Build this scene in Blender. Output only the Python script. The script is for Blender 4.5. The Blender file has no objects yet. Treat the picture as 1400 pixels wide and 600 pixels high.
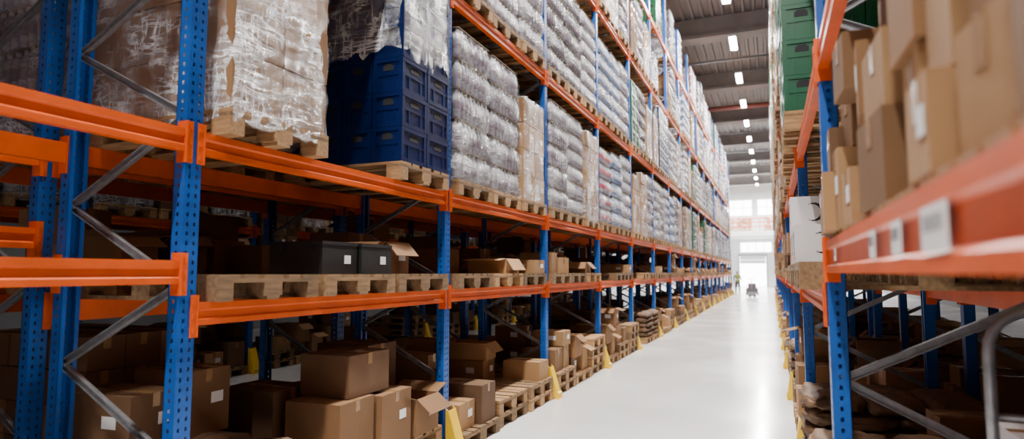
import bpy, bmesh, math, random
from mathutils import Vector, Matrix, Euler, noise
random.seed(7)
scene = bpy.context.scene
COL = scene.collection

# ------------------------------------------------------------------ materials
def new_mat(name):
    m = bpy.data.materials.new(name); m.use_nodes = True
    nt = m.node_tree
    return m, nt, nt.nodes["Principled BSDF"], nt.nodes["Material Output"]

def pmat(name, col, rough=0.5, metal=0.0, nscale=6.0, namt=0.15, bump=0.0, bscale=40, stretch=(1,1,1), rnd=0.0, spec=0.5):
    m, nt, b, o = new_mat(name)
    N = nt.nodes; L = nt.links
    tc = N.new("ShaderNodeTexCoord"); mp = N.new("ShaderNodeMapping")
    mp.inputs["Scale"].default_value = stretch
    L.new(tc.outputs["Object"], mp.inputs["Vector"])
    nz = N.new("ShaderNodeTexNoise"); nz.inputs["Scale"].default_value = nscale
    nz.inputs["Detail"].default_value = 4
    L.new(mp.outputs[0], nz.inputs["Vector"])
    mr = N.new("ShaderNodeMapRange")
    mr.inputs["From Min"].default_value = 0.3; mr.inputs["From Max"].default_value = 0.7
    mr.inputs["To Min"].default_value = 1-namt; mr.inputs["To Max"].default_value = 1+namt
    L.new(nz.outputs["Fac"], mr.inputs["Value"])
    hsv = N.new("ShaderNodeHueSaturation")
    hsv.inputs["Color"].default_value = (*col, 1)
    if rnd > 0:
        oi = N.new("ShaderNodeObjectInfo")
        r2 = N.new("ShaderNodeMapRange")
        r2.inputs["To Min"].default_value = 1-rnd; r2.inputs["To Max"].default_value = 1+rnd
        L.new(oi.outputs["Random"], r2.inputs["Value"])
        mu = N.new("ShaderNodeMath"); mu.operation = 'MULTIPLY'
        L.new(mr.outputs[0], mu.inputs[0]); L.new(r2.outputs[0], mu.inputs[1])
        L.new(mu.outputs[0], hsv.inputs["Value"])
    else:
        L.new(mr.outputs[0], hsv.inputs["Value"])
    L.new(hsv.outputs[0], b.inputs["Base Color"])
    b.inputs["Roughness"].default_value = rough
    b.inputs["Metallic"].default_value = metal
    b.inputs["Specular IOR Level"].default_value = spec
    if bump > 0:
        n2 = N.new("ShaderNodeTexNoise"); n2.inputs["Scale"].default_value = bscale
        L.new(mp.outputs[0], n2.inputs["Vector"])
        bp = N.new("ShaderNodeBump"); bp.inputs["Strength"].default_value = bump
        bp.inputs["Distance"].default_value = 0.01
        L.new(n2.outputs["Fac"], bp.inputs["Height"])
        L.new(bp.outputs[0], b.inputs["Normal"])
    return m

def emat(name, col, s):
    m, nt, b, o = new_mat(name)
    b.inputs["Base Color"].default_value = (*col, 1)
    b.inputs["Emission Color"].default_value = (*col, 1)
    b.inputs["Emission Strength"].default_value = s
    return m

def film_mat(name, lo=0.03, hi=0.6, tint=(0.85,0.87,0.9), gl_=.10, width=.05, patch=.35):
    # clear film: crease glints painted as thin white streaks (two directions), plus milky patches
    m, nt, b, o = new_mat(name)
    N = nt.nodes; L = nt.links
    tc = N.new("ShaderNodeTexCoord")
    def layer(sc, rot, dist, w):
        mp = N.new("ShaderNodeMapping"); mp.inputs["Scale"].default_value = sc; mp.inputs["Rotation"].default_value = rot
        L.new(tc.outputs["Object"], mp.inputs["Vector"])
        nz = N.new("ShaderNodeTexNoise"); nz.inputs["Scale"].default_value = 2.0
        nz.inputs["Detail"].default_value = 5; nz.inputs["Roughness"].default_value = 0.6; nz.inputs["Distortion"].default_value = dist
        L.new(mp.outputs[0], nz.inputs["Vector"])
        s1 = N.new("ShaderNodeMath"); s1.operation='SUBTRACT'; s1.inputs[1].default_value=.5; L.new(nz.outputs["Fac"], s1.inputs[0])
        s2 = N.new("ShaderNodeMath"); s2.operation='ABSOLUTE'; L.new(s1.outputs[0], s2.inputs[0])
        r = N.new("ShaderNodeMapRange"); r.inputs["From Min"].default_value=0; r.inputs["From Max"].default_value=w
        r.inputs["To Min"].default_value=1; r.inputs["To Max"].default_value=0
        L.new(s2.outputs[0], r.inputs["Value"]); return nz, r
    nA, a = layer((1.2,1.2,7), (.45,.3,.1), .8, width)
    nB, c = layer((5,5,1.0), (-.35,.25,0), .6, width*.7)
    mxx = N.new("ShaderNodeMath"); mxx.operation='MAXIMUM'; L.new(a.outputs[0], mxx.inputs[0]); L.new(c.outputs[0], mxx.inputs[1])
    nP = N.new("ShaderNodeTexNoise"); nP.inputs["Scale"].default_value=3.0; nP.inputs["Detail"].default_value=3
    L.new(tc.outputs["Object"], nP.inputs["Vector"])
    rp = N.new("ShaderNodeMapRange"); rp.inputs["From Min"].default_value=.42; rp.inputs["From Max"].default_value=.66
    L.new(nP.outputs["Fac"], rp.inputs["Value"])
    mu = N.new("ShaderNodeMath"); mu.operation='MULTIPLY'; L.new(mxx.outputs[0], mu.inputs[0]); L.new(rp.outputs[0], mu.inputs[1])
    m2 = N.new("ShaderNodeMath"); m2.operation='MULTIPLY_ADD'; L.new(mu.outputs[0], m2.inputs[0]); m2.inputs[1].default_value=hi; m2.inputs[2].default_value=lo
    m3 = N.new("ShaderNodeMath"); m3.operation='MULTIPLY_ADD'; L.new(rp.outputs[0], m3.inputs[0]); m3.inputs[1].default_value=patch; L.new(m2.outputs[0], m3.inputs[2])
    m3.use_clamp=True
    tr = N.new("ShaderNodeBsdfTransparent")
    b.inputs["Base Color"].default_value = (*tint,1); b.inputs["Roughness"].default_value = 0.18
    ad = N.new("ShaderNodeMath"); ad.operation='ADD'; L.new(nA.outputs["Fac"], ad.inputs[0]); L.new(nB.outputs["Fac"], ad.inputs[1])
    bp = N.new("ShaderNodeBump"); bp.inputs["Strength"].default_value = 1.0; bp.inputs["Distance"].default_value = 0.04
    L.new(ad.outputs[0], bp.inputs["Height"]); L.new(bp.outputs[0], b.inputs["Normal"])
    mx = N.new("ShaderNodeMixShader")
    L.new(m3.outputs[0], mx.inputs[0]); L.new(tr.outputs[0], mx.inputs[1]); L.new(b.outputs[0], mx.inputs[2])
    gl = N.new("ShaderNodeBsdfGlossy"); gl.inputs["Roughness"].default_value = 0.15
    L.new(bp.outputs[0], gl.inputs["Normal"])
    mx2 = N.new("ShaderNodeMixShader"); mx2.inputs[0].default_value = gl_
    L.new(mx.outputs[0], mx2.inputs[1]); L.new(gl.outputs[0], mx2.inputs[2])
    L.new(mx2.outputs[0], o.inputs["Surface"])
    return m

M = {}
M['blue'] = pmat("rack_blue_paint", (0.002,0.070,0.32), 0.36, 0, 4, 0.18)
M['orange'] = pmat("rack_orange_paint", (0.62,0.082,0.003), 0.38, 0, 4, 0.15)
M['galv'] = pmat("galvanised_steel", (0.30,0.31,0.33), 0.42, 0.7, 25, 0.2)
M['yellow'] = pmat("yellow_paint", (0.80,0.50,0.003), 0.45, 0, 4, 0.15)
M['white'] = pmat("label_white", (0.75,0.75,0.75), 0.6, 0, 4, 0.03)
M['black'] = pmat("black_plastic", (0.008,0.008,0.009), 0.5, 0, 4, 0.1)
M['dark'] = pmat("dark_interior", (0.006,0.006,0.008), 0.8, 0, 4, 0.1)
M['wood'] = pmat("pallet_wood", (0.34,0.19,0.08), 0.8, 0, 5, 0.35, 0.3, 40, (1,8,8), 0.3)
M['wood2'] = pmat("pallet_wood_aged", (0.19,0.11,0.05), 0.85, 0, 5, 0.35, 0.3, 40, (8,1,8), 0.25)
M['card1'] = pmat("cardboard_kraft", (0.20,0.098,0.037), 0.85, 0, 3, 0.12, 0.1, 30, rnd=0.22)
M['card2'] = pmat("cardboard_tan", (0.33,0.18,0.076), 0.85, 0, 3, 0.10, 0.1, 30, rnd=0.12)
M['card3'] = pmat("cardboard_brown", (0.105,0.050,0.020), 0.85, 0, 3, 0.12, 0.1, 30, rnd=0.15)
M['card4'] = pmat("cardboard_wrapped", (0.235,0.125,0.052), 0.85, 0, 3, 0.14, 0.1, 30)
M['tape'] = pmat("parcel_tape", (0.27,0.15,0.06), 0.25, 0, 8, 0.1)
M['paper'] = pmat("paper_sack", (0.115,0.058,0.026), 0.75, 0, 7, 0.3, 1.0, 14, rnd=0.15)
M['wbox'] = pmat("white_carton", (0.64,0.61,0.61), 0.6, 0, 4, 0.05)
M['pink'] = pmat("pink_print", (0.75,0.12,0.25), 0.5, 0, 4, 0.1)
M['red'] = pmat("red_print", (0.5,0.04,0.05), 0.5, 0, 4, 0.1)
M['cblue'] = pmat("crate_blue_plastic", (0.002,0.009,0.060), 0.28, 0, 4, 0.12)
M['cgreen'] = pmat("crate_green_plastic", (0.002,0.075,0.028), 0.32, 0, 4, 0.12)
M['pet'] = pmat("bottle_plastic_clear", (0.27,0.255,0.31), 0.10, 0, 20, 0.4, spec=0.8)
M['petd'] = pmat("bottle_plastic_grey", (0.09,0.08,0.105), 0.12, 0, 20, 0.3, spec=0.8)
M['petb'] = pmat("bottle_plastic_blue", (0.11,0.21,0.43), 0.12, 0, 20, 0.25, spec=0.8)
M['lab_w'] = pmat("bottle_label_white", (0.50,0.48,0.53), 0.4, 0, 15, 0.2)
M['lab_b'] = pmat("bottle_label_blue", (0.06,0.16,0.45), 0.4, 0, 15, 0.3)
M['lab_r'] = pmat("bottle_label_red", (0.42,0.04,0.08), 0.4, 0, 15, 0.3)
M['lab_p'] = pmat("bottle_label_mauve", (0.13,0.095,0.14), 0.4, 0, 15, 0.4)
M['cap'] = pmat("bottle_cap", (0.52,0.50,0.56), 0.4, 0, 8, 0.1)
M['sheet'] = pmat("layer_sheet", (0.25,0.19,0.14), 0.8, 0, 8, 0.1)
M['film'] = film_mat("stretch_film", 0.03, 0.85, gl_=.13, width=.055, patch=.16)
M['filmc'] = film_mat("stretch_film_light", 0.02, 0.55, gl_=.09, width=.06, patch=.16)
M['concrete'] = pmat("ceiling_concrete", (0.26,0.24,0.232), 0.85, 0, 1.5, 0.12, 0.2, 20)
M['ceil'] = pmat("ceiling_sheet_metal", (0.24,0.222,0.215), 0.6, 0, 1.0, 0.06)
M['redpipe'] = pmat("sprinkler_red", (0.20,0.05,0.04), 0.5, 0, 5, 0.1)
M['wall'] = pmat("wall_panel", (0.20,0.20,0.21), 0.7, 0, 1, 0.05)
M['wallw'] = pmat("wall_panel_white", (0.80,0.80,0.80), 0.7, 0, 1, 0.04)
M['tube'] = emat("led_tube", (1,0.98,0.96), 70)
M['skin'] = pmat("skin", (0.45,0.26,0.18), 0.6, 0, 10, 0.05)
M['hair'] = pmat("hair_dark", (0.03,0.02,0.015), 0.7, 0, 20, 0.1)
M['vest'] = pmat("hi_vis_vest", (0.20,0.25,0.03), 0.7, 0, 10, 0.05)
M['trouser'] = pmat("work_trousers", (0.02,0.03,0.06), 0.8, 0, 10, 0.1)
M['shirt'] = pmat("work_shirt", (0.04,0.06,0.10), 0.8, 0, 10, 0.1)

m, nt, b, o = new_mat("floor_epoxy")
N = nt.nodes; L = nt.links
tc = N.new("ShaderNodeTexCoord")
n1 = N.new("ShaderNodeTexNoise"); n1.inputs["Scale"].default_value = 0.6; n1.inputs["Detail"].default_value = 8
L.new(tc.outputs["Object"], n1.inputs["Vector"])
cr = N.new("ShaderNodeValToRGB")
cr.color_ramp.elements[0].position = 0.3; cr.color_ramp.elements[0].color = (0.62,0.62,0.615,1)
cr.color_ramp.elements[1].position = 0.7; cr.color_ramp.elements[1].color = (0.73,0.73,0.725,1)
L.new(n1.outputs["Fac"], cr.inputs[0]); L.new(cr.outputs[0], b.inputs["Base Color"])
mr = N.new("ShaderNodeMapRange"); mr.inputs["To Min"].default_value = 0.06; mr.inputs["To Max"].default_value = 0.30
L.new(n1.outputs["Fac"], mr.inputs["Value"]); L.new(mr.outputs[0], b.inputs["Roughness"])
M['floor'] = m
M['day'] = emat("window_daylight", (0.97,0.98,1.0), 12)

# ------------------------------------------------------------------ mesh builder
class MB:
    def __init__(s):
        s.v=[]; s.f=[]; s.m=[]; s.sm=[]; s.names=[]
    def mi(s, k):
        if k not in s.names: s.names.append(k)
        return s.names.index(k)
    def face(s, idx, k, smooth=False):
        s.f.append(idx); s.m.append(s.mi(k)); s.sm.append(smooth)
    def quad(s, a,b,c,d,k):
        n=len(s.v); s.v += [tuple(a),tuple(b),tuple(c),tuple(d)]; s.face((n,n+1,n+2,n+3),k)
    def box(s, c, sz, k, R=None, skip=()):
        n=len(s.v); hx,hy,hz=sz[0]/2,sz[1]/2,sz[2]/2
        for dx in (-1,1):
            for dy in (-1,1):
                for dz in (-1,1):
                    p=Vector((dx*hx,dy*hy,dz*hz))
                    if R is not None: p=R@p
                    s.v.append((c[0]+p.x,c[1]+p.y,c[2]+p.z))
        F={'-x':(0,1,3,2),'+x':(4,6,7,5),'-y':(0,4,5,1),'+y':(2,3,7,6),'-z':(0,2,6,4),'+z':(1,5,7,3)}
        for kk,q in F.items():
            if kk in skip: continue
            s.face(tuple(n+i for i in q),k)
    def box2(s,x0,x1,y0,y1,z0,z1,k): s.box(((x0+x1)/2,(y0+y1)/2,(z0+z1)/2),(abs(x1-x0),abs(y1-y0),abs(z1-z0)),k)
    def extrude_y(s, prof, y0, y1, k):
        n=len(s.v); P=len(prof)
        for (x,z) in prof: s.v.append((x,y0,z))
        for (x,z) in prof: s.v.append((x,y1,z))
        for i in range(P):
            j=(i+1)%P; s.face((n+i,n+j,n+P+j,n+P+i),k)
        s.face(tuple(n+i for i in range(P))[::-1],k); s.face(tuple(n+P+i for i in range(P)),k)
    def lathe(s, c, prof, seg=8):
        n=len(s.v)
        for (r,z,_) in prof:
            for i in range(seg):
                a=2*math.pi*i/seg
                s.v.append((c[0]+r*math.cos(a),c[1]+r*math.sin(a),c[2]+z))
        for j in range(len(prof)-1):
            for i in range(seg):
                i2=(i+1)%seg
                s.face((n+j*seg+i,n+j*seg+i2,n+(j+1)*seg+i2,n+(j+1)*seg+i),prof[j+1][2],True)
        j=len(prof)-1
        s.face(tuple(n+j*seg+i for i in range(seg)),prof[-1][2])
        s.face(tuple(n+i for i in range(seg))[::-1],prof[0][2])
    def tube(s, pts, r, k, seg=8):
        pts=[Vector(p) for p in pts]; n=len(s.v)
        for i,p in enumerate(pts):
            d=(pts[min(i+1,len(pts)-1)]-pts[max(i-1,0)]).normalized()
            a=Vector((0,0,1)) if abs(d.z)<0.95 else Vector((1,0,0))
            if abs(d.y)<1e-6: a=Vector((0,1,0))
            u=d.cross(a).normalized(); w=d.cross(u).normalized()
            for j in range(seg):
                t=2*math.pi*j/seg
                q=p+u*r*math.cos(t)+w*r*math.sin(t); s.v.append(tuple(q))
        for i in range(len(pts)-1):
            for j in range(seg):
                j2=(j+1)%seg
                s.face((n+i*seg+j,n+i*seg+j2,n+(i+1)*seg+j2,n+(i+1)*seg+j),k,True)
        s.face(tuple(n+j for j in range(seg)),k); s.face(tuple(n+(len(pts)-1)*seg+j for j in range(seg)),k)
    def mesh(s, name):
        me=bpy.data.meshes.new(name); me.from_pydata(s.v,[],s.f)
        for k in s.names: me.materials.append(M[k])
        me.polygons.foreach_set("material_index", s.m)
        me.polygons.foreach_set("use_smooth", s.sm)
        me.update()
        bm=bmesh.new(); bm.from_mesh(me)
        if len(bm.faces) < 60000: bmesh.ops.recalc_face_normals(bm, faces=bm.faces)
        bm.to_mesh(me); bm.free()
        return me

def obj(name, me, loc=(0,0,0), rz=0.0):
    o=bpy.data.objects.new(name, me); COL.objects.link(o)
    o.location=loc; o.rotation_euler=(0,0,rz); return o

# ------------------------------------------------------------------ pallet racks
HTOP=10.2
PW=0.10; PD=0.08
def perf(mb, o, u, cuts, holes, z0, z1, k, zlim):
    u=Vector(u); o=Vector(o); W=cuts[-1]; z=z0
    def q(a,b,za,zb):
        p=o+u*a; r=o+u*b
        mb.quad((p.x,p.y,za),(r.x,r.y,za),(r.x,r.y,zb),(p.x,p.y,zb),k)
    while z < min(z1,zlim)-0.051:
        q(0,W,z,z+0.03)
        for i in range(len(cuts)-1):
            if i not in holes: q(cuts[i],cuts[i+1],z+0.03,z+0.05)
        z+=0.05
    q(0,W,z,z1)
def post(mb, xf, y, d, near):
    zl = 5.5 if near else -1
    x1=xf+d*PD
    perf(mb,(xf,y-PW/2,0),(0,1,0),[0,.022,.034,.066,.078,.1],(1,3),0.01,HTOP,'blue',zl)
    for yy in (y-PW/2,y+PW/2):
        perf(mb,(xf,yy,0),(d,0,0),[0,.032,.046,.08],(1,),0.01,HTOP,'blue',zl)
        mb.box((x1-d*0.002,yy+(0.012 if yy<y else -0.012),HTOP/2),(0.004,0.024,HTOP-.02),'blue')
    mb.box((xf+d*PD/2,y,0.006),(PD+0.05,PW+0.05,0.012),'blue')
def beam(mb, xf, d, y0, y1, zc, h=.06, labs=()):
    e=0.004
    P=[(xf-d*e,zc-h),(xf-d*e,zc-h+.030),(xf+d*.009,zc-h+.040),(xf+d*.009,zc+h-.045),(xf-d*e,zc+h-.035),(xf-d*e,zc+h),(xf+d*.046,zc+h),(xf+d*.046,zc-h)]
    a=y0+PW/2+.002; b=y1-PW/2-.002
    mb.extrude_y(P,a,b,'orange')
    for yy,sg in ((a,1),(b,-1)):
        mb.box((xf+d*.02,yy+sg*.003,zc-.01),(.075,.006,.22),'orange')
        mb.box((xf-d*.0075,yy-sg*.017,zc-.01),(.007,.040,.22),'orange')
        for q in range(3):
            mb.box((xf-d*.013,yy-sg*.022,zc-.085+q*.075),(.008,.014,.022),'orange')
    for (yc,w,hh) in labs:
        mb.box((xf-d*.0055,yc,zc),(.003,w,hh),'white')
        for t in range(9):
            mb.box((xf-d*.0075,yc-w*.36+t*w*.09,zc+hh*.12),(.002,w*.012+w*.015*((t*7)%3)/2,hh*.36),'galv')
def rack(name, xa, xb, ys, levels, near_y=12, fat=None, labs=()):
    mb=MB()
    for y in ys:
        near = -3 < y < near_y
        post(mb,xa,y,1,near); post(mb,xb,y,-1,near)
        z=0.23; left=True; x0=xa+PD*0.6; x1=xb-PD*0.6
        while z+0.45 < HTOP-0.1:
            p=Vector((x0 if left else x1,y,z)); q=Vector((x1 if left else x0,y,z+0.45))
            d=q-p; a=math.atan2(d.z,d.x)
            R=Matrix.Rotation(-a,3,'Y')
            c=(p+q)/2
            mb.box(c,(d.length,0.006,0.04),'galv',R)
            mb.box(c+R@Vector((0,-0.012,0.018)),(d.length,0.024,0.004),'galv',R)
            mb.box(c+R@Vector((0,-0.012,-0.018)),(d.length,0.024,0.004),'galv',R)
            z+=0.45; left=not left
        mb.box(((xa+xb)/2,y,0.2),(xb-xa-2*PD,0.03,0.04),'galv')
    for i in range(len(ys)-1):
        for zc in levels(i,ys[i]):
            isf = fat is not None and abs(zc-fat)<.001
            beam(mb,xa,1,ys[i],ys[i+1],zc,.075 if isf else .06,[l for l in labs if isf and ys[i]<l[0]<ys[i+1]])
            beam(mb,xb,-1,ys[i],ys[i+1],zc)
            if isf:
                yy=ys[i]+.08
                while yy<ys[i+1]-.12:
                    mb.box(((xa+xb)/2,yy+.05,zc+.075+.010),(xb-xa-.01,.098,.018),'wood'); yy+=.125
    return obj(name, mb.mesh(name))

BAY=2.8
YL=[2.35+BAY*k for k in range(-2,18)]
YR=[3.45+BAY*k for k in range(-3,17)]
def lvL(i,y): return [1.65 if y<1 else 1.43, 2.34,4.34,6.50,8.50]
def lvL2(i,y): return [1.85 if y<1 else 1.43, 2.34,4.34,6.50,8.50]
def lvR(i,y): return [1.722 if y<3 else 1.50, 2.72,4.50,6.50,8.50]
rack("pallet_rack", -3.8,-2.8, YL, lvL)
rack("pallet_rack", -5.0,-4.0, YL, lvL2, 8)
rack("pallet_rack", -9.0,-8.0, YL[:14], lvL2, -9)
rack("pallet_rack", 0.25,1.25, YR, lvR, 10, 1.722, [(1.19,.17,.075),(1.52,.10,.07),(1.86,.08,.07),(2.9,.06,.05)])
rack("pallet_rack", 1.45,2.45, YR, lvR, -9)

def guard_mesh(D,H):
    mb=MB()
    P=[(0.0,0.0),(D,0.0),(D,0.07),(D*.83,0.09),(0.03,H-.02),(0.0,H)]
    mb.extrude_y(P,-0.070,-0.063,'yellow'); mb.extrude_y(P,0.063,0.070,'yellow')
    mb.extrude_y([(D-.005,0.0),(D,0.0),(D,0.07),(D*.83,0.09),(0.03,H-.02),(0.022,H-.02),(D*.83-.007,0.09),(D-.005,0.07)],-0.063,0.063,'yellow')
    mb.box((D/2,0,0.003),(D+.02,0.19,0.006),'yellow')
    for yy in (-.084,.084): mb.box((D*.6,yy,0.012),(.02,.014,.014),'galv')
    return mb.mesh("rack_post_protector")
gm=guard_mesh(.15,.42); gs=guard_mesh(.085,.36)
for y in YL:
    obj("rack_post_protector",gm,(-2.765,y,0))
    obj("rack_post_protector",gm,(-5.035,y,0),math.pi)
for y in YR:
    obj("rack_post_protector",gs,(0.215,y,0),math.pi)
for y in YL[:12]:
    obj("rack_post_protector",gm,(-7.965,y,0))

# ------------------------------------------------------------------ goods
def pallet(mb, z=0, k='wood', dx=0, dy=0):
    for i in range(5):
        w=[.145,.1,.145,.1,.145][i]; yc=[-.3275,-.175,0,.175,.3275][i]
        mb.box((dx,dy+yc,z+.133),(1.2,w,.022),k)
    for xc in (-.5275,0,.5275):
        mb.box((dx+xc,dy,z+.111),(.145,.8,.022),'wood2')
        for yc in (-.35,0,.35): mb.box((dx+xc,dy+yc,z+.061),(.145,.1 if yc else .145,.078),k)
    for yc in (-.35,0,.35): mb.box((dx,dy+yc,z+.011),(1.2,.1,.022),k)

def carton(mb, c, sz, k='card1', label=False, rz=0.0, open_=False, tape=True):
    R=Matrix.Rotation(rz,3,'Z'); cx,cy,cz=c; w,d,h=sz
    def B(off,s,kk,R2=None):
        p=R@Vector(off); mb.box((cx+p.x,cy+p.y,cz+p.z),s,kk,(R@R2) if R2 is not None else R)
    if not open_:
        B((0,0,h/2),sz,k)
        if tape:
            B((0,0,h+.0008),(w+.002,.05,.0016),'tape')
            for sg in (-1,1): B((sg*(w/2+.0008),0,h-.04),(.0016,.05,.08),'tape')
            B((0,0,h+.0012),(w*.998,.004,.0018),'dark')
    else:
        t=.006
        for sg in (-1,1):
            B((sg*(w/2-t/2),0,h/2),(t,d,h),k); B((0,sg*(d/2-t/2),h/2),(w-2*t,t,h),k)
        B((0,0,t/2),(w-2*t,d-2*t,t),k)
        for sg in (-1,1):
            a=random.uniform(.2,1.0); fl=min(w,d)*.45
            R2=Matrix.Rotation(sg*a,3,'Y'); v=R2@Vector((sg*fl/2,0,0))
            B((sg*w/2+v.x,0,h+v.z),(fl,d*.98,.005),k,R2)
            a=random.uniform(-.5,.9)
            R2=Matrix.Rotation(-sg*a,3,'X'); v=R2@Vector((0,sg*fl/2,0))
            B((0,sg*d/2+v.y,h+v.z),(w*.98,fl,.005),k,R2)
    if label:
        B((w/2+.0015,d*.2,h*.55),(.002,min(.10,d*.3),min(.07,h*.3)),'white')
        B((w*.15,-d/2-.0015,h*.55),(min(.11,w*.3),.002,min(.07,h*.3)),'white')

def film(mb, sx, sy, z0, z1, mid, k='film', rings=None, jit=.006, top=True, rag=0):
    hx,hy=sx/2,sy/2
    base=[]
    n1=12; n2=16; r=.03
    def side(p,q,n):
        for i in range(n):
            t=i/n; base.append((p[0]+(q[0]-p[0])*t,p[1]+(q[1]-p[1])*t))
    side((hx,-hy+r),(hx,hy-r),n1); side((hx-r,hy),(-hx+r,hy),n2); side((-hx,hy-r),(-hx,-hy+r),n1); side((-hx+r,-hy),(hx-r,-hy),n2)
    if rings is None:
        nn=max(6,int((z1-z0)/.09)); rings=[(z0+(z1-z0)*i/nn, random.uniform(-.004,.006)) for i in range(nn+1)]
    n=len(mb.v); P=len(base)
    for ri,(z,of) in enumerate(rings):
        for (x,y) in base:
            ox=(of+random.uniform(-jit,jit))
            fx=x+(ox if abs(abs(x)-hx)<.04 else 0)*(1 if x>0 else -1)
            fy=y+(ox if abs(abs(y)-hy)<.04 else 0)*(1 if y>0 else -1)
            zj=random.uniform(-jit,jit)
            if ri==0 and rag: zj=-random.uniform(0,rag)
            mb.v.append((fx,fy,z+zj))
    for j in range(len(rings)-1):
        for i in range(P):
            i2=(i+1)%P
            mb.face((n+j*P+i,n+j*P+i2,n+(j+1)*P+i2,n+(j+1)*P+i),k,True)
    if top:
        j=len(rings)-1
        mb.face(tuple(n+j*P+i for i in range(P)),k,False)

def load_cartons(name, nx,ny,nz,h, mats, wrap=True, lab=.25, fm='film', inset=.0, jit=.006):
    mb=MB(); pallet(mb)
    cw=(1.18-inset)/nx; cd=(.78-inset)/ny
    for l in range(nz):
        for i in range(nx):
            for j in range(ny):
                if 0<i<nx-1 and 0<j<ny-1 and l<nz-1: continue
                x=-(nx-1)/2*cw+i*cw+random.uniform(-.005,.005); y=-(ny-1)/2*cd+j*cd+random.uniform(-.005,.005)
                carton(mb,(x,y,.146+l*h),(cw-.012,cd-.012,h-.007),random.choice(mats),random.random()<lab,random.uniform(-.012,.012),tape=True)
    if wrap: film(mb,1.20-inset,.80-inset,.10,.146+nz*h+.01,None,fm,jit=jit,rag=.05)
    return mb.mesh(name)

def bottle(mb, c, H, r, pet, lab, cap, seg=8):
    mb.lathe(c,[(r*.8,0,pet),(r,H*.04,pet),(r*.97,H*.28,pet),(r*1.01,H*.30,lab),(r*1.01,H*.58,lab),(r*.97,H*.60,pet),(r*.9,H*.72,pet),(r*.35,H*.89,pet),(r*.36,H*.9,cap),(r*.36,H,cap)],seg)

def load_bottles(name, layers=5, H=.30, r=.046, pet='pet', lab='lab_w', cap='cap', fm='filmc'):
    mb=MB(); pallet(mb)
    nx=int(1.16/(2*r)); ny=int(.78/(2*r)); px=1.16/nx; py=.78/ny
    rings=[(.07,.0),(.14,.0)]
    for l in range(layers):
        z=.148+l*(H+.006)
        jx,jy=random.uniform(-.006,.006),random.uniform(-.006,.006)
        for i in range(nx):
            for j in range(ny):
                if 0<i<nx-1 and 0<j<ny-1: continue
                bottle(mb,(jx-(nx-1)/2*px+i*px,jy-(ny-1)/2*py+j*py,z),H,r,pet,lab,cap)
        mb.box((0,0,z+H+.002),(1.13,.75,.004),'sheet')
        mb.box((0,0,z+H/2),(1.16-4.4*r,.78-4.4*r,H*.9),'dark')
        rings += [(z+.012,-.012),(z+H*.15,.012),(z+H*.5,.018),(z+H*.75,.006),(z+H*.93,-.028)]
    film(mb,1.18,.80,0,0,None,fm,rings,.004)
    return mb.mesh(name)

def crate(mb, c, k, nb=True):
    x,y,z=c; w,d,h=.293,.393,.285
    mb.box((x,y,z+h/2),(w-.02,d-.02,h-.01),k)
    mb.box((x,y,z+.018),(w-.004,d-.004,.036),k)
    mb.box((x,y,z+h-.016),(w,d,.032),k)
    mb.box((x,y,z+h*.52),(w-.008,d-.008,.014),k)
    for sx in (-1,1):
        for sy in (-1,1): mb.box((x+sx*(w/2-.02),y+sy*(d/2-.02),z+h/2),(.038,.038,h-.02),k)
    for s in (-1,1):
        mb.box((x+s*(w/2-.0095),y,z+h*.72),(.003,.13,.042),'dark')  # dark plates stand in for the shade inside the handle openings
        mb.box((x+s*(w/2-.0095),y,z+h*.72+.028),(.003,.09,.014),'dark')
        mb.box((x,y+s*(d/2-.0095),z+h*.72),(.10,.003,.042),'dark')
        mb.box((x,y+s*(d/2-.0095),z+h*.72+.028),(.07,.003,.014),'dark')
        for t in (-1,1):
            mb.box((x+s*(w/2-.006),y+t*.09,z+h*.28),(.01,.012,h*.42),k)
            mb.box((x+t*.06,y+s*(d/2-.006),z+h*.28),(.012,.01,h*.42),k)
def load_crates(name, k, layers=6, wrapz=None):
    mb=MB(); pallet(mb)
    for l in range(layers):
        for i in range(4):
            for j in range(2):
                crate(mb,(-.45+i*.3+random.uniform(-.003,.003),-.2+j*.4,.146+l*.288),k)
    if wrapz: film(mb,1.215,.815,wrapz[0],wrapz[1],None,'film',rag=.14,jit=.009)
    return mb.mesh(name)

def sack_shape(mb, c, sz, rz=0, k='paper', tilt=0, crump=.03):
    R=Matrix.Rotation(rz,3,'Z')@Matrix.Rotation(tilt,3,'Y'); n=len(mb.v); NU,NV=36,16
    ph=random.uniform(0,60)
    for a in range(NV+1):
        v=-math.pi/2+math.pi*a/NV
        for i in range(NU):
            u=2*math.pi*i/NU
            sg=lambda t,e: math.copysign(abs(t)**e,t)
            x=sg(math.cos(v),.45)*sg(math.cos(u),.4); y=sg(math.cos(v),.45)*sg(math.sin(u),.4); z=sg(math.sin(v),.75)
            zz=z*(1-.45*abs(x)**5-.2*abs(y)**6)
            p=Vector((x*sz[0]/2,y*sz[1]/2,zz*sz[2]/2))
            q=Vector((x*2.2+ph,y*1.6,z*1.4)); nv=noise.noise_vector(q*1.5)+.6*noise.noise_vector(q*3.7)
            p+=nv*crump
            p=R@p
            mb.v.append((c[0]+p.x,c[1]+p.y,c[2]+sz[2]/2+max(p.z,-sz[2]/2)))
    for a in range(NV):
        for i in range(NU):
            i2=(i+1)%NU
            mb.face((n+a*NU+i,n+a*NU+i2,n+(a+1)*NU+i2,n+(a+1)*NU+i),k,True)
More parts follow.
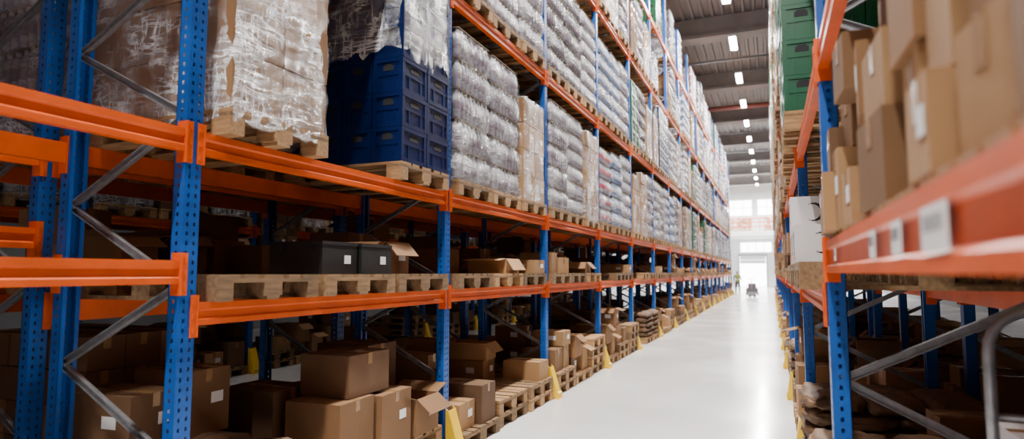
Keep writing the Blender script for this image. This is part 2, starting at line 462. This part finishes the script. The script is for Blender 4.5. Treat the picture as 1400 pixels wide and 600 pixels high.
def load_sacks(name, nz=5, k='paper', wrap=False, h=.13, loose=0):
    mb=MB(); pallet(mb)
    for l in range(nz):
        for i in range(3 if l%2==0 else 2):
            for j in range(1 if l%2==0 else 2):
                r=random.uniform(-loose,loose)
                if l%2==0: sack_shape(mb,(-.4+i*.4,r*.1,.144+l*(h-.02)),(.43,.8,h),r,k)
                else: sack_shape(mb,(-.3+i*.6,-.2+j*.4,.144+l*(h-.02)),(.62,.43,h),r,k)
    if wrap: film(mb,1.22,.82,.08,.146+nz*(h-.01),None,'film')
    return mb.mesh(name)

def load_mixed(name, seed, maxh=.75, empties=0):
    random.seed(seed); mb=MB(); z=0
    for e in range(empties+1):
        pallet(mb,z,'wood' if random.random()<.6 else 'wood2'); z+=.146
    for cx in (-.3,.3):
        for cy in (-.2,.2):
            if random.random()<.15: continue
            zz=z
            for lv in range(random.choice((1,1,2,2,3))):
                h=random.uniform(.16,.38)
                if zz+h>z+maxh: break
                w=random.uniform(.38,.56); d=random.uniform(.26,.38)
                op=random.random()<.35
                carton(mb,(cx,cy,zz),(w,d,h),random.choice(('card1','card1','card2','card3')),random.random()<.3,random.uniform(-.08,.08),op)
                zz+=h+.003
                if op: break
    return mb.mesh(name)
def pallet_stack(name,n):
    mb=MB()
    for i in range(n): pallet(mb,i*.146,'wood' if i%2 else 'wood2',random.uniform(-.015,.015),random.uniform(-.01,.01))
    return mb.mesh(name)

C1=('card1','card1','card2')
LD={}
def reg(key,name,me): LD[key]=(name,me)
reg('wrapbig','wrapped_carton_pallet',load_cartons("wrapped_carton_pallet",3,2,5,.34,('card4','card1','card4'),True,.0,'film',jit=.012))
reg('cart','carton_pallet',load_cartons("carton_pallet",3,2,4,.32,('card2','card2','card1'),True,.3,'filmc',.02))
reg('cart2','carton_pallet',load_cartons("carton_pallet",4,3,6,.24,C1,True,.15,'filmc'))
reg('cart3','carton_pallet',load_cartons("carton_pallet",3,3,5,.22,('card3','card1'),False,.3))
reg('wcart','white_carton_pallet',load_cartons("white_carton_pallet",4,3,5,.27,('wbox','card2','card2'),True,.0,'filmc'))
reg('bott','bottled_water_pallet',load_bottles("bottled_water_pallet",5,.30,.046,'pet','lab_p','cap'))
reg('bott2','bottled_water_pallet',load_bottles("bottled_water_pallet",6,.25,.042,'pet','lab_w','cap'))
reg('bottd','bottled_drink_pallet',load_bottles("bottled_drink_pallet",5,.30,.046,'petd','lab_p','cap'))
reg('bottb','bottled_water_pallet',load_bottles("bottled_water_pallet",5,.28,.044,'petb','lab_w','lab_b'))
reg('bottr','bottled_drink_pallet',load_bottles("bottled_drink_pallet",5,.27,.044,'pet','lab_r','cap'))
reg('blue','blue_bottle_crate_pallet',load_crates("blue_bottle_crate_pallet",'cblue',6,(1.12,1.9)))
reg('green','green_bottle_crate_pallet',load_crates("green_bottle_crate_pallet",'cgreen',5,None))
reg('sack','paper_sack_pallet',load_sacks("paper_sack_pallet",5,loose=.06))
reg('sackl','paper_sack_pallet',load_sacks("paper_sack_pallet",3,h=.17,loose=.25))
reg('sackw','white_sack_pallet',load_sacks("white_sack_pallet",7,'lab_w',True))
for s in range(8): reg('mix%d'%s,'mixed_carton_pallet',load_mixed("mixed_carton_pallet",100+s,.62))
for s in range(4): reg('low%d'%s,'mixed_carton_pallet',load_mixed("mixed_carton_pallet",300+s,.30))
for s in range(8): reg('fl%d'%s,'floor_carton_pallet',load_mixed("floor_carton_pallet",200+s,.85,s%2))
reg('ps2','empty_pallet_stack',pallet_stack("empty_pallet_stack",2))
reg('ps1','empty_pallet',pallet_stack("empty_pallet",1))
reg('ps4','empty_pallet_stack',pallet_stack("empty_pallet_stack",4))
random.seed(21)
def put(key,x,y,z,flip=False,jit=True):
    n,me=LD[key]
    return obj(n,me,(x+(random.uniform(-.02,.02) if jit else 0),y,z+.001),(math.pi if flip else 0)+(random.uniform(-.012,.012) if jit else 0))
SL=[.53,1.40,2.27]
tall=['bott','bott','bott2','bottd','cart','cart2','bottb','bott2','bottr','wcart','cart','sackw','cart3','blue','green','bottd','bottd','cart2']
mix=['mix%d'%i for i in range(8)]+['ps2','ps1','cart3']
mixA=['mix0','mix3','mix5','low0','low1','low2','low3','ps2','ps1','ps1']
flo=['fl%d'%i for i in range(8)]+['ps2','ps4','sack']
zB,zC,zD,zE,zA=2.40,4.40,6.56,8.56,1.49
spec={
 ('B',2):['wrapbig',None,'blue'],
 ('B',3):['bott','bott','cart'],
 ('B',4):['bott','bott2','cart2'],
 ('B',5):['bottr','bottb','bott2'],
 ('B',6):['cart','cart2','bott'],
 ('B',7):['bott2','bott','bott2'],
 ('C',3):['bott2','bott2','bott'],
 ('C',4):['bottd','bottd','bott2'],
 ('C',5):['bottb','bottb','bott'],
 ('C',6):['green','bottd','cart'],
 ('C',7):['cart','blue','blue'],
 ('D',5):['cart','cart2','bottd'],
 ('D',6):['cart3','bott','cart'],
 ('B',1):[None,None,None],('B',0):['cart','cart2',None],
 ('C',1):['cart','bott',None],
}
XL=-3.37
for k in range(len(YL)-1):
    y0=YL[k]
    for nm,z,pr in (('B',zB,.97),('C',zC,.93),('D',zD,.8),('E',zE,.5)):
        row=spec.get((nm,k)) or [random.choice(tall) if random.random()<pr else None for _ in range(3)]
        for s,key in zip(SL,row):
            if key: put(key,XL+(.07 if key in('wrapbig',) else (.05 if (k==2 and key=='blue') else 0)),y0+s,z)
    if k>=2:
        for i,s in enumerate(SL):
            if k==2: continue
            key=random.choice(mixA) if random.random()<.85 else None
            if k==3: key=['ps1','low1','mix3'][i]
            if k==4: key=['low2','ps1','low0'][i]
            if key: put(key,XL+.02,y0+s,zA)
            key=random.choice(flo) if random.random()<.9 else None
            if k==3: key=['fl2','ps2','fl5'][i]
            if key: put(key,XL+.09,y0+s,0)
for k in range(len(YL)-1):
    y0=YL[k]
    for nm,z in (('B',zB),('C',zC),('D',zD),('E',zE)):
        if nm in('D','E') and k<3: continue
        if nm=='B' and k<2: continue
        for s in SL:
            if random.random()<(.9 if nm in 'BC' else .5): put(random.choice(tall),-4.58,y0+s,z,True)
    for s in SL:
        if k>=3 and random.random()<.6: put(random.choice(mix),-4.58,y0+s,zA,True)
        if k not in(2,) and random.random()<.45: put(random.choice(flo),-4.58,y0+s,0,True)
for k in range(13):
    y0=YL[k]
    for z in (0,zA,zB,zC):
        for s in SL:
            if random.random()<.88: put(random.choice(mix if z==zA else (flo if z==0 else ['cart3','bottd','blue','cart2','bottd'])),-8.5,y0+s,z)

y0=YL[2]
for s in SL: put('ps1',XL+.03,y0+s,zA)
def single(name, fn, loc, rz=0):
    mb=MB(); fn(mb); return obj(name, mb.mesh(name), loc, rz)
zt=zA+.147
def black_case(mb):
    mb.box((0,0,.10),(.46,.38,.20),'black'); mb.box((0,0,.211),(.47,.39,.022),'black')
    mb.box((.2315,.08,.10),(.002,.07,.06),'white')
    for s in (-1,1): mb.box((s*.12,-.196,.18),(.04,.01,.05),'black')
single("black_storage_case",black_case,(-3.02,y0+1.22,zt+.002))
single("black_storage_case",black_case,(-3.00,y0+1.63,zt+.002))
random.seed(5)
single("open_cardboard_box",lambda mb:carton(mb,(0,0,0),(.46,.34,.26),'card1',True,0,True),(-3.12,y0+2.10,zt+.002))
single("cardboard_box",lambda mb:carton(mb,(0,0,0),(.42,.36,.36),'card3',True),(-3.62,y0+2.30,zt+.002))
for s in SL[1:]: put('ps2',XL+.03,y0+s,0)
fl=.294
for (x,dy,sz,k,op,z) in [(-3.0,1.42,(.46,.42,.44),'card1',False,fl),(-2.98,1.90,(.46,.44,.42),'card1',False,fl),
        (-3.04,1.64,(.44,.50,.30),'card3',False,fl+.447),(-3.55,1.36,(.5,.4,.5),'card3',False,fl),(-3.55,1.85,(.5,.5,.42),'card3',False,fl),
        (-3.5,2.4,(.55,.42,.72),'card3',False,fl),(-2.98,2.38,(.46,.38,.30),'card1',True,fl)]:
    single("open_cardboard_box" if op else "cardboard_box",lambda mb,sz=sz,k=k,op=op:carton(mb,(0,0,0),sz,k,random.random()<.2,0,op),(x,y0+dy,z+.003),random.uniform(-.05,.05))
def sackpile(mb):
    sack_shape(mb,(0,0,0),(.62,.38,.17),.2); sack_shape(mb,(.05,.42,0),(.60,.38,.18),-.2); sack_shape(mb,(-.02,.2,.14),(.60,.40,.17),.5,tilt=.15)
put('sackl',XL+.06,y0+.5,0)
for (x,dy,sz,k) in [(-3.62,.30,(.46,.34,.34),'card3'),(-3.64,.70,(.44,.36,.42),'card1')]:
    single("cardboard_box",lambda mb:carton(mb,(0,0,0),sz,k,True),(x,y0+dy,.60),.06)
single("paper_sack_pile",sackpile,(-3.2,1.35,.0),.3)
put('sack',-4.58,1.4,0,True); put('fl3',-4.58,0.4,0,True); put('mix2',-4.58,3.2,zA,True); put('mix4',-4.58,4.1,zA,True)
put('cart3',-4.58,3.0,0,True)

# right rack
XR=.80
tallR=['cart','cart2','cart3','cart3','bott','cart','green','cart2']
for k in range(len(YR)-1):
    y0=YR[k]
    for z in (4.56,6.56,8.56):
        for i,s in enumerate(SL):
            key=random.choice(tallR)
            if z==4.56 and k in (4,5): key='green' if not(k==5 and i>0) else 'wcart'
            if z==8.56 and random.random()<.5: continue
            put(key,XR-.03,y0+s,z,True)
    for i,s in enumerate(SL):
        if k>=3:
            if not (k==3): put(random.choice(mix),XR-.02,y0+s,1.56,True)
        kk=random.choice(['cart','cart2','wcart']+mix)
        if k==3: kk=[None,None,'green'][i]
        if k==4: kk=['green','green','wcart'][i]
        if k==2: kk=None
        if kk: put(kk,XR-.06 if kk=='green' else XR,y0+s,2.78,True)
        if k!=2: put(random.choice(flo),XR,y0+s,0,True)
for k in range(len(YR)-1):
    for z in (0,1.56 if YR[k]>=3 else 1.785,2.78,4.56):
        for s in SL:
            if random.random()<.9: put(random.choice(mix if z in (1.56,1.785,2.78) else (flo if z==0 else tall)),2.04,YR[k]+s,z)
y0=YR[3]
def logo_box(mb):
    mb.box((0,0,.14),(.44,.36,.28),'wbox')
    mb.box((0,0,.2805),(.442,.05,.002),'tape')
    for i in range(16):
        a=-1.9+3.8*i/15; r=.075; t=.026*math.cos(a*.82)+.004
        mb.box((-.2212,r*math.cos(a)-.03,.15+r*math.sin(a)),(.002,t,.024),'dark',Matrix.Rotation(a,3,'X'))
    mb.box((-.2213,-.12,.05),(.002,.09,.04),'pink')
    for i in range(12):
        a=-1.9+3.8*i/11; r=.07; t=.024*math.cos(a*.82)+.004
        mb.box((r*math.cos(a)-.05,-.1812,.15+r*math.sin(a)),(t,.002,.024),'dark',Matrix.Rotation(-a,3,'Y'))
    mb.box((.13,-.1813,.05),(.1,.002,.05),'pink')
for i in range(3): put('ps1',XR-.06,y0+SL[i],1.56,True,False)
for (dy,n) in ((1.62,1),(2.00,1),(2.38,2)):
    for j in range(n): single("white_printed_carton",logo_box,(.38,y0+dy,1.71+j*.284))
# near bay on the right : loose mixed cartons on the slatted deck
y0=YR[2]
random.seed(14)
zz=1.722+.075+.020
dy=.06
while dy<2.10:
    d=random.uniform(.20,.34); z=zz; n=random.choice((2,3,3))
    for j in range(n):
        w=random.uniform(.24,.32); h=random.uniform(.16,.32); dd=d*random.uniform(.75,.97)
        if z+h>2.62: break
        k=random.choice(('card1','card2','card1','card2','card3'))
        op=(j==n-1 and random.random()<.25 and z+h<2.45)
        single("cardboard_box",lambda mb:carton(mb,(0,0,0),(w,dd,h),k,random.random()<.35,math.pi,op),(.30+w/2+random.uniform(-.06,.06),y0+dy+d/2,z+.002),random.uniform(-.13,.13)*(1 if j else .5))
        z+=h+.004
    dy+=d+random.uniform(.02,.05)
for (x,dy,w,d,h,k) in [(.34,2.28,.26,.22,.24,'card2'),(.34,2.53,.24,.2,.20,'card1'),(.35,2.28,.22,.18,.18,'card3')]:
    up = .245 if h==.18 else 0
    single("cardboard_box",lambda mb:carton(mb,(0,0,0),(w,d,h),k,False,math.pi),(x,y0+dy,zz+.003+up),random.uniform(-.06,.06))
for i in range(5):
    for j in range(1+i%2): single("cardboard_box",lambda mb:carton(mb,(0,0,0),(.46,.44,.36),random.choice(('card3','card1')),False),(.96,y0+.35+i*.5,zz+.002+j*.363))
def prodbox(mb):
    mb.box((0,0,.11),(.40,.30,.22),'wbox')
    for s in(-1,1): mb.box((0,s*.1512,.06),(.402,.002,.05),'red'); mb.box((s*.2012,0,.06),(.002,.302,.05),'red')
    mb.box((0,-.1515,.15),(.14,.002,.05),'pink'); mb.box((0,0,.2205),(.4,.05,.002),'tape')
for i in range(3): put('ps1',XR,y0+SL[i],0,True,False)
for yy in (1.5,2.05,2.36):
    for b_ in range(4): single("white_red_carton",prodbox,(1.02,y0+yy,.15+b_*.224))
single("paper_sack_pile",sackpile,(.60,y0+2.0,.148),.1)
# steel roll-cage trolley
mb=MB()
def arc(cx,cz,r,a0,a1,n=6): return [(cx+r*math.cos(a0+(a1-a0)*i/n),cz+r*math.sin(a0+(a1-a0)*i/n)) for i in range(n+1)]
W=.60; Ht=1.40
pts=[(0,.20)]+arc(.12,Ht-.12,.12,math.pi,math.pi/2)+arc(W-.12,Ht-.12,.12,math.pi/2,0)+[(W,.20)]
for yy in (0,-.75): mb.tube([(p[0],yy,p[1]) for p in pts],.015,'galv',10)
for zc in (.35,.75,1.1):
    for yy in (0,-.75): mb.tube([(0,yy,zc),(W,yy,zc)],.008,'galv',6)
for q in range(1,6):
    mb.tube([(W*q/6,-.75,.22),(W*q/6,-.75,1.1)],.005,'galv',6)
mb.box((W/2,-.375,.19),(W+.04,.80,.04),'galv')
for cx in (.06,W-.06):
    for cy in (-.06,-.69):
        mb.box((cx,cy,.14),(.05,.05,.07),'galv')
        n0=len(mb.v); seg=12
        for sgn in (-.012,.012):
            for i in range(seg):
                a=2*math.pi*i/seg; mb.v.append((cx+sgn,cy+.055*math.cos(a),.056+.055*math.sin(a)))
        for i in range(seg): mb.face((n0+i,n0+(i+1)%seg,n0+seg+(i+1)%seg,n0+seg+i),'black')
        mb.face(tuple(n0+i for i in range(seg)),'black'); mb.face(tuple(n0+seg+i for i in range(seg)),'black')
obj("roll_cage_trolley",mb.mesh("roll_cage_trolley"),(.56,2.17,.147))

# ------------------------------------------------------------------ building
XW0,XW1,YW0,YW1,HC=-14.0,8.0,-9.0,78.0,12.4
def shell(name,x0,x1,y0,y1,z0,z1,k):
    mb=MB(); mb.box2(x0,x1,y0,y1,z0,z1,k); return obj(name,mb.mesh(name))
shell("floor",XW0,XW1,YW0,YW1,-.2,0,'floor')
shell("wall_left",XW0-.2,XW0,YW0,YW1,0,HC,'wall')
shell("wall_right",XW1,XW1+.2,YW0,YW1,0,HC,'wall')
shell("wall_back",XW0,XW1,YW0-.2,YW0,0,HC,'wall')
shell("wall_front",XW0,XW1,YW1,YW1+.2,0,HC,'wallw')
mb=MB()
x=XW0
while x<XW1-.01:
    P=[(x,HC),(x+.10,HC),(x+.14,HC+.12),(x+.36,HC+.12),(x+.40,HC)]
    for a,b_ in zip(P[:-1],P[1:]): mb.quad((a[0],YW0,a[1]),(b_[0],YW0,b_[1]),(b_[0],YW1,b_[1]),(a[0],YW1,a[1]),'ceil')
    x+=.4
mb.box2(XW0,XW1,YW0,YW1,HC+.2,HC+.3,'ceil')
obj("ceiling",mb.mesh("ceiling"))
mb=MB()
for i in range(11):
    y=-5+8*i
    mb.extrude_y([(XW0,HC),(XW1,HC),(XW1,HC-.75),(XW0,HC-.75)],y-.25,y+.25,'concrete')
    mb.extrude_y([(XW0,HC-.75),(XW1,HC-.75),(XW1,HC-.9),(XW0,HC-.9)],y-.4,y+.4,'concrete')
for xx in (-12,-5.0,1.0,6.5): mb.box2(xx-.15,xx+.15,YW0,YW1,HC-.35,HC-.001,'concrete')
obj("ceiling_beam",mb.mesh("ceiling_beam"))
mb=MB()
for y in (37.5,): mb.tube([(XW0+.1,y,HC-1.25),(XW1-.1,y,HC-1.25)],.14,'redpipe',8)
for y in (21,29.5,53): mb.tube([(XW0+.1,y,HC-1.05),(XW1-.1,y,HC-1.05)],.06,'galv',8)
obj("sprinkler_pipe",mb.mesh("sprinkler_pipe"))

lm=MB()
lm.box((0,0,.055),(.30,1.66,.07),'white'); lm.box((0,0,.012),(.24,1.6,.018),'tube')
for yy in (-.6,.6): lm.box((0,yy,.65),(.01,.01,1.13),'galv')
lme=lm.mesh("led_luminaire")
def lamp(x,y,z,P,rz=0,sx=.24,sy=1.6):
    o=obj("led_luminaire",lme,(x,y,z),rz)
    ld=bpy.data.lights.new("led_light",'AREA'); ld.shape='RECTANGLE'; ld.size=sx; ld.size_y=sy; ld.energy=P
    ld.color=(1,.965,.92)
    lo=bpy.data.objects.new("led_light",ld); COL.objects.link(lo); lo.parent=o; lo.location=(0,0,-.01)
for i in range(-2,15): lamp(-1.16,1.6+5*i,11.05,980)
for i in range(0,6): lamp(-6.5,2+10*i,11.05,35)
for x in (-9,-5,2,5):
    for y in (60,70): lamp(x,y,11.05,1500,math.pi/2)
for y in (5,25,45): lamp(4.6,y,11.05,30)

# far end
mb=MB()
mb.box2(-8,5,70,YW1-.01,5.5,6.0,'wallw')
for xx in (-8,-4.5,.9,3,4.9): mb.box2(xx-.15,xx+.15,70.1,70.4,0,5.5,'wallw')
for zc in (6.45,6.9,7.3): mb.tube([(-8,70.05,zc),(5,70.05,zc)],.05,'orange',6)
for i in range(14): mb.tube([(-8+i,70.05,6.0),(-8+i,70.05,7.3)],.035,'orange',6)
obj("mezzanine",mb.mesh("mezzanine"))
for i in range(9):
    if i%3!=1: put(['cart','cart3','wcart'][i%3],-6+i*1.2,71.5,6.0)
for i,xx in enumerate((-6.2,-2.0,3.0)):
    mb=MB()
    op = (i==1)   # middle dock door drawn open, glowing panel added to brighten the far end
    if op: mb.box((xx,YW1-.02,1.75),(2.9,.02,3.4),'day')
    for q in range(8):
        if op and q<6: continue
        mb.box((xx,YW1-.05,.22+q*.44),(2.8,.05,.42),'wallw')
    for s in (-1,1): mb.box((xx+s*1.5,YW1-.06,1.8),(.12,.10,3.6),'galv')
    mb.box((xx,YW1-.06,3.66),(3.1,.10,.12),'galv')
    obj("door_%d"%(i+1),mb.mesh("door"))
for i in range(3):
    mb=MB(); xx=-6.2+i*4.6
    mb.box((xx,YW1-.03,4.55),(3.4,.02,1.1),'day')
    for q in range(5): mb.box((xx-1.7+q*.85,YW1-.05,4.55),(.06,.04,1.2),'white')
    for q in (-1,1): mb.box((xx,YW1-.05,4.55+q*.58),(3.5,.04,.06),'white')
    obj("window_%d"%(i+1),mb.mesh("window"))
for i in range(4):
    mb=MB(); xx=-7+i*3.6
    mb.box((xx,YW1-.03,9.2),(3.0,.02,1.8),'day')
    for q in range(4): mb.box((xx-1.5+q*1.0,YW1-.05,9.2),(.06,.04,1.9),'white')
    for q in (-1,0,1): mb.box((xx,YW1-.05,9.2+q*.92),(3.1,.04,.06),'white')
    obj("window_%d"%(i+4),mb.mesh("window"))

mb=MB()
for s in (-.18,.18): mb.box((0,s,.09),(1.15,.15,.05),'galv')
mb.box((-.62,0,.20),(.14,.50,.30),'galv')
mb.tube([(-.66,0,.3),(-.80,0,.95),(-.86,0,1.2)],.025,'galv',8)
mb.tube([(-.86,-.17,1.12),(-.90,-.17,1.24),(-.90,.17,1.24),(-.86,.17,1.12)],.018,'black',8)
for cx,r in ((-.68,.09),(.45,.045)):
    for sy in (-.14,.14): mb.tube([(cx,sy-.03,r),(cx,sy+.03,r)],r,'black',12)
obj("pallet_truck",mb.mesh("pallet_truck"),(-1.25,45.0,0),math.pi/2)
mb=MB(); pallet(mb)
for i in range(3):
    for j in range(2): carton(mb,(-.38+i*.38,-.19+j*.38,.146),(.36,.36,.34),'petd')
for i in range(2): carton(mb,(-.2+i*.4,0,.49),(.38,.5,.3),'lab_p')
obj("loaded_pallet",mb.mesh("loaded_pallet"),(-1.25,45.05,.118),math.pi/2)

# ------------------------------------------------------------------ worker
def worker(loc, rz):
    V=[];E=[];R=[]
    def a(p,r,par=None):
        V.append(p); R.append(r if isinstance(r,tuple) else (r,r))
        if par is not None: E.append((par,len(V)-1))
        return len(V)-1
    pel=a((0,0,.95),(.15,.11)); sp=a((0,0,1.12),(.135,.10),pel); ch=a((0,0,1.33),(.17,.115),sp)
    nk=a((0,0,1.49),.055,ch); hd0=a((.01,0,1.58),(.07,.075),nk); hd1=a((.015,0,1.67),(.075,.09),hd0); a((.005,0,1.74),(.05,.06),hd1)
    for s in (-1,1):
        sh=a((0,s*.19,1.42),.062,ch); el=a((-.02 if s<0 else .05,s*.25,1.15),.045,sh); wr=a((.06 if s<0 else .22,s*.24,.93 if s<0 else 1.02),.028,el)
        pm=a((.075 if s<0 else .29,s*.235,.87 if s<0 else 1.0),(.032,.02),wr)
        for q in range(4):
            off=(q-1.5)*.018; d=Vector((.012,0,-.04)) if s<0 else Vector((.035,0,-.015))
            b0=Vector(V[pm])+Vector((off if s<0 else .02,0 if s<0 else off,-.02 if s<0 else 0))
            f1=a(tuple(b0),.009,pm); f2=a(tuple(b0+d*(1-.12*abs(q-1.3))),.008,f1); a(tuple(b0+d*1.7*(1-.12*abs(q-1.3))+Vector((.01,-s*.01,-.008))),.007,f2)
        t0=a((V[pm][0]+.02,V[pm][1]-s*.03,V[pm][2]+.02),.01,pm); a((V[pm][0]+.035,V[pm][1]-s*.035,V[pm][2]-.015),.008,t0)
        hp=a((0,s*.095,.88),.092,pel); fx=.10*s
        kn=a((fx+.03,s*.11,.50),.06,hp); an=a((fx-.04,s*.11,.10),.042,kn); a((fx+.10,s*.12,.04),(.042,.035),an)
    me=bpy.data.meshes.new("worker_skel"); me.from_pydata(V,E,[]); me.update()
    o=bpy.data.objects.new("warehouse_worker",me); COL.objects.link(o)
    md=o.modifiers.new("s",'SKIN')
    for i,sv in enumerate(me.skin_vertices[0].data): sv.radius=R[i]; sv.use_root=(i==0)
    o.modifiers.new("u",'SUBSURF').levels=2
    dg=bpy.context.evaluated_depsgraph_get(); ev=o.evaluated_get(dg)
    nm=bpy.data.meshes.new_from_object(ev); o.modifiers.clear(); o.data=nm
    nm.materials.clear()
    for k in ('skin','vest','trouser','shirt','black','hair'): nm.materials.append(M[k])
    for p in nm.polygons:
        c=p.center; p.use_smooth=True
        if c.z>1.70 or (c.z>1.60 and c.x<-.01): i=5
        elif c.z>1.47: i=0
        elif c.z<.09: i=4
        elif c.z<.93 and abs(c.y)<.21: i=2
        elif abs(c.y)>.185: i=0 if (c.z<.93 or c.x>.19) else 3
        else: i=1
        p.material_index=i
    o.location=loc; o.rotation_euler=(0,0,rz)
    mb=MB(); mb.lathe((.088,0,1.60),[(.012,-.02,'skin'),(.016,-.01,'skin'),(.006,.03,'skin')],6)
    for s in (-1,1): mb.lathe((.005,s*.078,1.60),[(.008,-.03,'skin'),(.018,0,'skin'),(.01,.03,'skin')],6); mb.box((.082,s*.03,1.635),(.01,.022,.01),'dark')
    mb.box((.083,0,1.56),(.008,.045,.008),'red')
    c=bpy.data.objects.new("face",mb.mesh("face")); COL.objects.link(c); c.parent=o
    mb=MB(); mb.box((.0,0,1.12),(.235,.30,.03),'white'); c=bpy.data.objects.new("vest_band",mb.mesh("vest_band")); COL.objects.link(c); c.parent=o
    return o
worker((-2.35,49.0,.0),-1.2)

# ------------------------------------------------------------------ world + camera
w=bpy.data.worlds.new("world"); scene.world=w; w.use_nodes=True
w.node_tree.nodes["Background"].inputs[0].default_value=(.5,.55,.6,1); w.node_tree.nodes["Background"].inputs[1].default_value=.3

f=850.0; du=1055-700; dv=372-300
th=math.atan(dv/f); ps=math.atan(du*math.cos(th)/f)
F=Vector((-math.sin(ps)*math.cos(th),math.cos(ps)*math.cos(th),math.sin(th)))
Rv=Vector((math.cos(ps),math.sin(ps),0)); U=Rv.cross(F)
cd=bpy.data.cameras.new("camera"); cam=bpy.data.objects.new("camera",cd); COL.objects.link(cam)
mw=Matrix((Rv,U,-F)).transposed().to_4x4(); mw.translation=Vector((0,0,1.65)); cam.matrix_world=mw
cd.sensor_width=36; cd.sensor_fit='HORIZONTAL'; cd.lens=f/1400*36
cd.clip_start=.02; cd.clip_end=300
cd.dof.use_dof=True; cd.dof.focus_distance=5.6; cd.dof.aperture_fstop=1.3
scene.camera=cam
